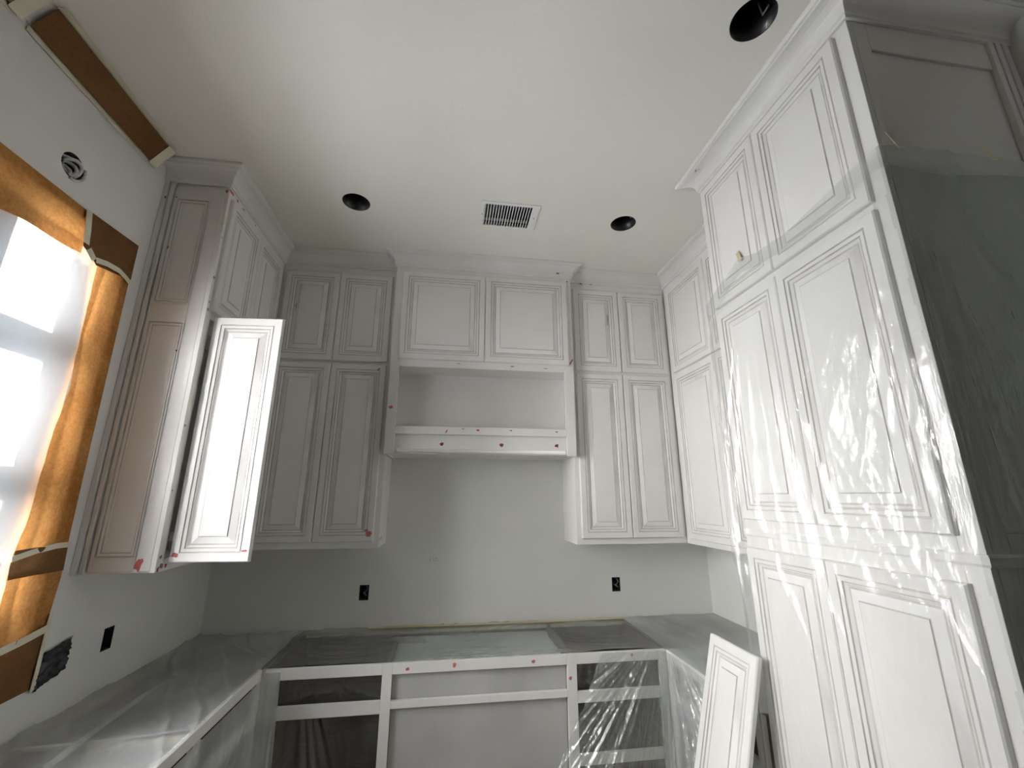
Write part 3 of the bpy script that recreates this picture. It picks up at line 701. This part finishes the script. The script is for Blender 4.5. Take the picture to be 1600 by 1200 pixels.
# narrow strip of film over the left inside corner of the back run
o = grid_sheet(20, 50, lambda u, v: (BL+.006+.085*u+.02*(1-v)*u, -BD-.010-.030*(1-u)*(1-v)-.006*(nz(u*6, v*2, 3)+1), .06+(.805)*v)).build('plastic_sheet', 'film_counter', None, True)
tag(o, 'narrow hanging plastic in the left inside corner of the base cabinets', 'plastic sheet')

# ------------------------------------------------------------------ loose door leaning on the pantry
ld = thing('loose_cabinet_door', (2.40, -1.305, 0), 'loose white raised-panel door leaning against the pantry side', 'cabinet door')
a_, b_ = door_meshes(.308, 1.132)
lo = bpy.data.objects.new('door_frame', a_); COL.objects.link(lo); lo.parent = ld
ang = math.atan2(.300, 1.095)
lo.matrix_basis = Matrix.Translation(Vector((2.383, -1.150, .004))-ld.location) @ Matrix.Rotation(R(-90), 4, 'Z') @ Matrix.Rotation(-ang, 4, 'X')
lp = bpy.data.objects.new('raised_panel', b_); COL.objects.link(lp); lp.parent = lo

# ------------------------------------------------------------------ plastic over the pantry
PP = [(2.80,-1.352),(2.712,-1.356),(2.700,-1.372),(2.699,-2.235),(2.705,-2.262),(3.372,-2.262)]
_q = [Vector(p) for p in PP]; PL = [0]
for k in range(len(_q)-1): PL.append(PL[-1]+(_q[k+1]-_q[k]).length)
S_TAPE, S_NEAR = PL[2]+.262, PL[4]
ANCH = [(S_TAPE, 2.705, 1.0), (S_NEAR+.06, 2.70, 1.0), (S_NEAR+.42, 2.705, .7)]
def ptop(s_):
    return interp(s_, [(0,2.50),(PL[1],2.575),(PL[2],2.600),(PL[2]+.12,2.655),(S_TAPE,2.705),(S_TAPE+.10,2.668),(S_TAPE+.25,2.655),(S_NEAR-.2,2.675),(S_NEAR+.055,2.715),(S_NEAR+.2,2.708),(S_NEAR+.40,2.715),(9,2.71)])
def pantry_film(u, v):
    s_ = u*PL[-1]; q, n, _, k = along(PP, u)
    zt = ptop(s_); zb = .905 if s_ < PL[2]+.022 else .02; z = zb+(zt-zb)*v; low = 1-v
    d = 0
    for (sa, za, w_) in ANCH:
        dz = za+.04-z; a = math.atan2(s_-sa, max(.02, dz)); r = math.hypot(s_-sa, dz)
        g = math.exp(-((s_-sa)/.42)**2)
        d += w_*g*(.016*min(1.2, r)*max(0, ridge(a*9+sa*7)-.25)+.008*min(1.2, r)*max(0, ridge(a*26+sa)-.45))
    # long diagonal drag folds towards the near foot
    dg = (s_-PL[2])*1.0+z*.42
    d += .016*max(0, ridge(dg*5.5)-.55)+.010*max(0, ridge(dg*13+4)-.65)*min(1, low*2.5)*(1 if PL[2] < s_ < S_NEAR-.03 else .3)
    d += .008*max(0, nz(s_*8, z*1.6, 7))+.0022*nz(s_*42, z*7, 2)*min(1, low*4)+.0025
    # crumpled free edge past the far corner
    e = max(0, 1-s_/(PL[2]+.10)); d += e*(.022*(nz(z*7, 1, 4)+.6)+.010*nz(z*26, s_*20, 4))
    nn = Vector((-1,0)) if PL[2] <= s_ <= PL[3]+.004 else (Vector((0,-1)) if s_ >= PL[4] else Vector((-.5,.86)) if s_ < PL[2] else Vector((-.707,-.707)))
    if s_ < PL[2]: nn = Vector((-.2,.6))
    return (q.x+nn.x*max(.001, d), q.y+nn.y*max(.001, d), z)
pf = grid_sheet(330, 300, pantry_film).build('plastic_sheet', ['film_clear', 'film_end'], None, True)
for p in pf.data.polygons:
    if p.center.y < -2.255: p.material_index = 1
tag(pf, 'clear crinkled plastic sheet taped over the tall pantry front and end', 'plastic sheet')
# doubled hem along the top edge
def hem(u, v):
    s_ = PL[1]+(PL[-1]-PL[1])*u; q, n, _, k = along(PP, s_/PL[-1]); z = ptop(s_)+.002-(.075+.03*nz(s_*3))*v
    nn = Vector((-1,0)) if s_ <= PL[3]+.004 else (Vector((0,-1)) if s_ >= PL[4] else Vector((-.707,-.707)))
    d = .004+.006*max(0, nz(s_*8, v*2, 5))+.004*math.sin(math.pi*v)
    return (q.x+nn.x*d, q.y+nn.y*d, z)
hm = grid_sheet(160, 8, hem).build('folded_hem', 'film_hem', pf, True)
tape_strip(pf, [(2.709,-1.618,2.745),(2.702,-1.640,2.690)], .020, (-1,0,0), 'tape_tan', .004)
for x in (2.768, 3.100): tape_strip(pf, [(x-.006,-2.246,2.770),(x+.006,-2.262,2.700)], .024, (0,-1,0), 'tape', .010)

# ------------------------------------------------------------------ ceiling fixtures
def can(x, y, label):
    t = thing('recessed_light_can', (x, y, H), label, 'light housing', 'open recessed light cans in the ceiling')
    n = 40; mb = MB()
    for (r, z) in ((.0762, H+.001), (.0762, H+.15), (.0745, H+.15), (.0745, H+.001)):
        for k in range(n): a = 2*math.pi*k/n; mb.v.append((x+r*math.cos(a), y+r*math.sin(a), z))
    for j in range(4):
        for k in range(n):
            k2 = (k+1) % n; j2 = (j+1) % 4; mb.f.append((j*n+k, j*n+k2, j2*n+k2, j2*n+k)); mb.m.append(0)
    mb.build('housing', 'can_black', t, True, fix=True)
    mb = MB(); mb.v = [(x+.0745*math.cos(2*math.pi*k/n), y+.0745*math.sin(2*math.pi*k/n), H+.149) for k in range(n)]; mb.f.append(tuple(range(n))); mb.m.append(0)
    mb.build('cap', 'can_black', t)
    mb = MB(); mb.tube([(x+.055,y+.02,H+.12),(x+.060,y+.015,H+.06),(x+.052,y-.02,H+.05)], .004, 6); mb.build('socket_clip', 'screw_steel', t, True)
    mb = MB(); mb.tube([(x-.02,y,H+.145),(x-.01,y+.01,H+.10),(x+.01,y+.01,H+.09)], .013, 8); mb.build('socket', 'can_black', t, True)
    return t
can(*CANS[0], 'black open recessed light can in the ceiling, left of the air vent')
can(*CANS[1], 'black open recessed light can in the ceiling, right of the air vent')
can(*CANS[2], 'large black open recessed light can beside the pantry crown')
vt = thing('ceiling_vent', ((VX0+VX1)/2, (VY0+VY1)/2, H), 'white rectangular air vent grille in the ceiling', 'vent')
ox0, ox1, oy0, oy1 = VX0+.020, VX1-.045, VY0+.022, VY1-.012; z0, z1 = H-.007, H-.0005
mb = MB(); mb.box(VX0, ox0, VY0, VY1, z0, z1); mb.box(ox1, VX1, VY0, VY1, z0, z1); mb.box(ox0, ox1, VY0, oy0, z0, z1); mb.box(ox0, ox1, oy1, VY1, z0, z1)
mb.build('frame', 'vent_white', vt, bevel=.002)
mb = MB()
for a in ((ox0-.002,ox0,oy0,oy1,H+.001,H+.12),(ox1,ox1+.002,oy0,oy1,H+.001,H+.12),(ox0,ox1,oy0-.002,oy0,H+.001,H+.12),(ox0,ox1,oy1,oy1+.002,H+.001,H+.12),(ox0,ox1,oy0,oy1,H+.118,H+.12)): mb.box(*a)
mb.build('duct_box', 'can_black', vt)
ns = 17
for k in range(ns):
    xc = ox0+(k+.5)*(ox1-ox0)/ns
    mb = MB(); w_ = .0018; lean = .006
    v = [(xc-w_-lean,oy0,H-.004),(xc+w_-lean,oy0,H-.004),(xc+w_-lean,oy1,H-.004),(xc-w_-lean,oy1,H-.004),(xc-w_+lean*.2,oy0,H+.014),(xc+w_+lean*.2,oy0,H+.014),(xc+w_+lean*.2,oy1,H+.014),(xc-w_+lean*.2,oy1,H+.014)]
    mb.v = v; mb.f = [(0,3,2,1),(4,5,6,7),(0,1,5,4),(1,2,6,5),(2,3,7,6),(3,0,4,7)]; mb.m = [0]*6
    mb.build('slat', 'vent_white', vt)
box('cross_blade', 'vent_white', vt, ox0, ox1, oy1-.020, oy1-.018, H+.016, H+.034, 0)
for x in (VX0+.009, VX1-.022): 
    mb = MB(); mb.tube([(x,(VY0+VY1)/2,H-.009),(x,(VY0+VY1)/2,H-.006)], .004, 10); mb.build('screw', 'screw_steel', vt)

# ------------------------------------------------------------------ electrical boxes
def ebox(c, nrm, a, b, label, wires, torn=False):
    """open box let into the wall: c centre on the wall face, nrm '+x' or '-y'"""
    t = thing('electrical_box', c, label, 'outlet box', 'open electrical boxes in the walls')
    def P(u, v, d): return (c[0]-d, c[1]+u, c[2]+v) if nrm == '+x' else (c[0]+u, c[1]+d, c[2]+v)
    D = .06; mb = MB()
    k = [P(-a,-b,0),P(a,-b,0),P(a,b,0),P(-a,b,0),P(-a,-b,D),P(a,-b,D),P(a,b,D),P(-a,b,D)]
    mb.v = k; mb.f = [(0,1,5,4),(1,2,6,5),(2,3,7,6),(3,0,4,7),(4,5,6,7)]; mb.m = [0]*5
    o = mb.build('box', 'box_blue_black', t); s = o.modifiers.new('solid', 'SOLIDIFY'); s.thickness = .0015; s.offset = 1
    rnd = random.Random(hash(label) % 97 if False else len(label))
    for w_ in range(wires):
        u0 = rnd.uniform(-a*.6, a*.6); pts = [P(u0, b*.9-.02*w_, .05), P(u0+.01, b*.3, .02), P(u0-.012, -b*.1, .012), P(u0+.006, -b*.5, .022), P(u0-.01, -b*.2, .045)]
        mb = MB(); mb.tube(pts, .0022, 6); mb.build('wire', 'dark_plastic' if w_ else 'wire_white', t, True)
    for s_ in (-1, 1):
        mb = MB(); mb.tube([P(0, s_*(b-.006), 0), P(0, s_*(b-.006), .02)], .0045, 8); mb.build('screw_post', 'box_blue_black', t)
    if torn:   # loose black plastic stuffed into the box
        def fn(u, v):
            uu = (u-.5)*2*(a+.014); vv = (v-.5)*2*(b+.010)+uu*.25
            p = P(uu, vv, -.004-.012*(nz(u*5, v*5, 3)+.5)-.008*nz(u*12, v*12)); return p
        o = grid_sheet(16, 16, fn).build('plastic_flap', 'dark_plastic', t, True); o.modifiers.new('solid', 'SOLIDIFY').thickness = .0008
    return t
ebox((0, OUT_L[0][0], OUT_L[0][1]), '+x', .030, .046, 'small black outlet box on the left wall below the cabinet', 2)
ebox((0, OUT_L[1][0], OUT_L[1][1]), '+x', .052, .048, 'wide black outlet box stuffed with dark plastic by the window paper', 3, True)
ebox((OUT_B[0][0], 0, OUT_B[0][1]), '-y', .030, .046, 'small black outlet box on the back wall below the left corner cabinet', 2)
ebox((OUT_B[1][0], 0, OUT_B[1][1]), '-y', .030, .046, 'small black outlet box on the back wall below the right corner cabinet', 2)
# round wall box with coiled cable above the window
rb = thing('round_wiring_box', (0, -1.548, 2.922), 'round hole with coiled grey cable on the wall above the window', 'wiring box')
mb = MB(); n = 28
for (r, x) in ((.050,-.001),(.050,-.07)):
    for k in range(n): a = 2*math.pi*k/n; mb.v.append((x, -1.548+r*math.cos(a), 2.922+r*math.sin(a)))
for k in range(n): mb.f.append((k, (k+1) % n, n+(k+1) % n, n+k)); mb.m.append(0)
mb.f.append(tuple(range(n, 2*n))); mb.m.append(0)
o = mb.build('box', 'can_black', rb)
for q in range(3):
    rr = .034-.006*q; x = -.004-.012*q
    pts = [(x+.012*math.sin(a*1.5+q), -1.544+.9*rr*math.cos(a)-.004*q, 2.914+rr*math.sin(a)-.004*q) for a in [R(d) for d in range(-40, 250, 14)]]
    mb = MB(); mb.tube(pts, .0065, 8); mb.build('cable', 'foil', rb, True)
mb = MB(); mb.tube([(-.03,-1.575,2.95),(-.004,-1.56,2.945),(0.0,-1.535,2.955)], .007, 8); mb.build('cable', 'foil', rb, True)
mb = MB(); pts = [(.002, -1.548+.052*math.cos(R(d)), 2.922+.052*math.sin(R(d))) for d in range(-95, 30, 10)]; mb.tube(pts, .006, 8); mb.build('rim', 'foil', rb, True)

# ------------------------------------------------------------------ ceiling mouldings along the side walls, masked with paper
def ceiling_strip(side, y_far, y_near, segs, no):
    sx = (lambda x: x) if side == 'left' else (lambda x: W-x)
    path = [(sx(0.001), y_near), (sx(0.001), y_far)]
    if side == 'left': path = path[::1]
    else: path = path[::-1]
    tr = sweep([(0,-.085),(.006,-.085),(.012,-.07),(.05,-.022),(.060,-.010),(.060,0),(0,0)], path, H-.0005, 'primer', 'trim_%d' % no, None)
    tag(tr, kind='structure')
    nrm = (1,0,-1) if side == 'left' else (-1,0,-1)
    for k, (a, b) in enumerate(segs):
        mb = MB(); p0 = (.014,-.100); p1 = (.075,-.010)
        cs = [(sx(p0[0]), a, H+p0[1]), (sx(p0[0]), b, H+p0[1]), (sx(p1[0]), b, H+p1[1]), (sx(p1[0]), a, H+p1[1])]
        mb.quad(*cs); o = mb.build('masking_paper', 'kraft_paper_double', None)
        s = o.modifiers.new('solid', 'SOLIDIFY'); s.thickness = .001; s.offset = 0
        where = {('left',0): 'dark kraft paper strip along the ceiling edge, ending at the left cabinet crown', ('left',1): 'further kraft paper strip at the ceiling edge, in the top left corner', ('right',0): 'dark kraft paper on the ceiling edge beside the pantry, top right corner'}.get((side, k), 'kraft paper strip on the ceiling edge towards the rear of the room')
        tag(o, where, 'masking paper')
        tape_strip(o, [(sx(.004), a, H-.106), (sx(.004), b, H-.106)], .026, (1 if side == 'left' else -1, 0, 0))
        tape_strip(o, [(sx(.086), a, H-.003), (sx(.086), b, H-.003)], .026, (0, 0, -1))
        tape_strip(o, [(sx(.008), a-.004, H-.108), (sx(.080), a-.004, H-.006)], .045, nrm, 'tape', .003)
ceiling_strip('left', -1.168, YR, [(-1.205,-1.835),(-1.880,-3.2),(-3.25,-5.0)], 1)
ceiling_strip('right', -2.345, -2.745, [(-2.40,-2.72)], 2)
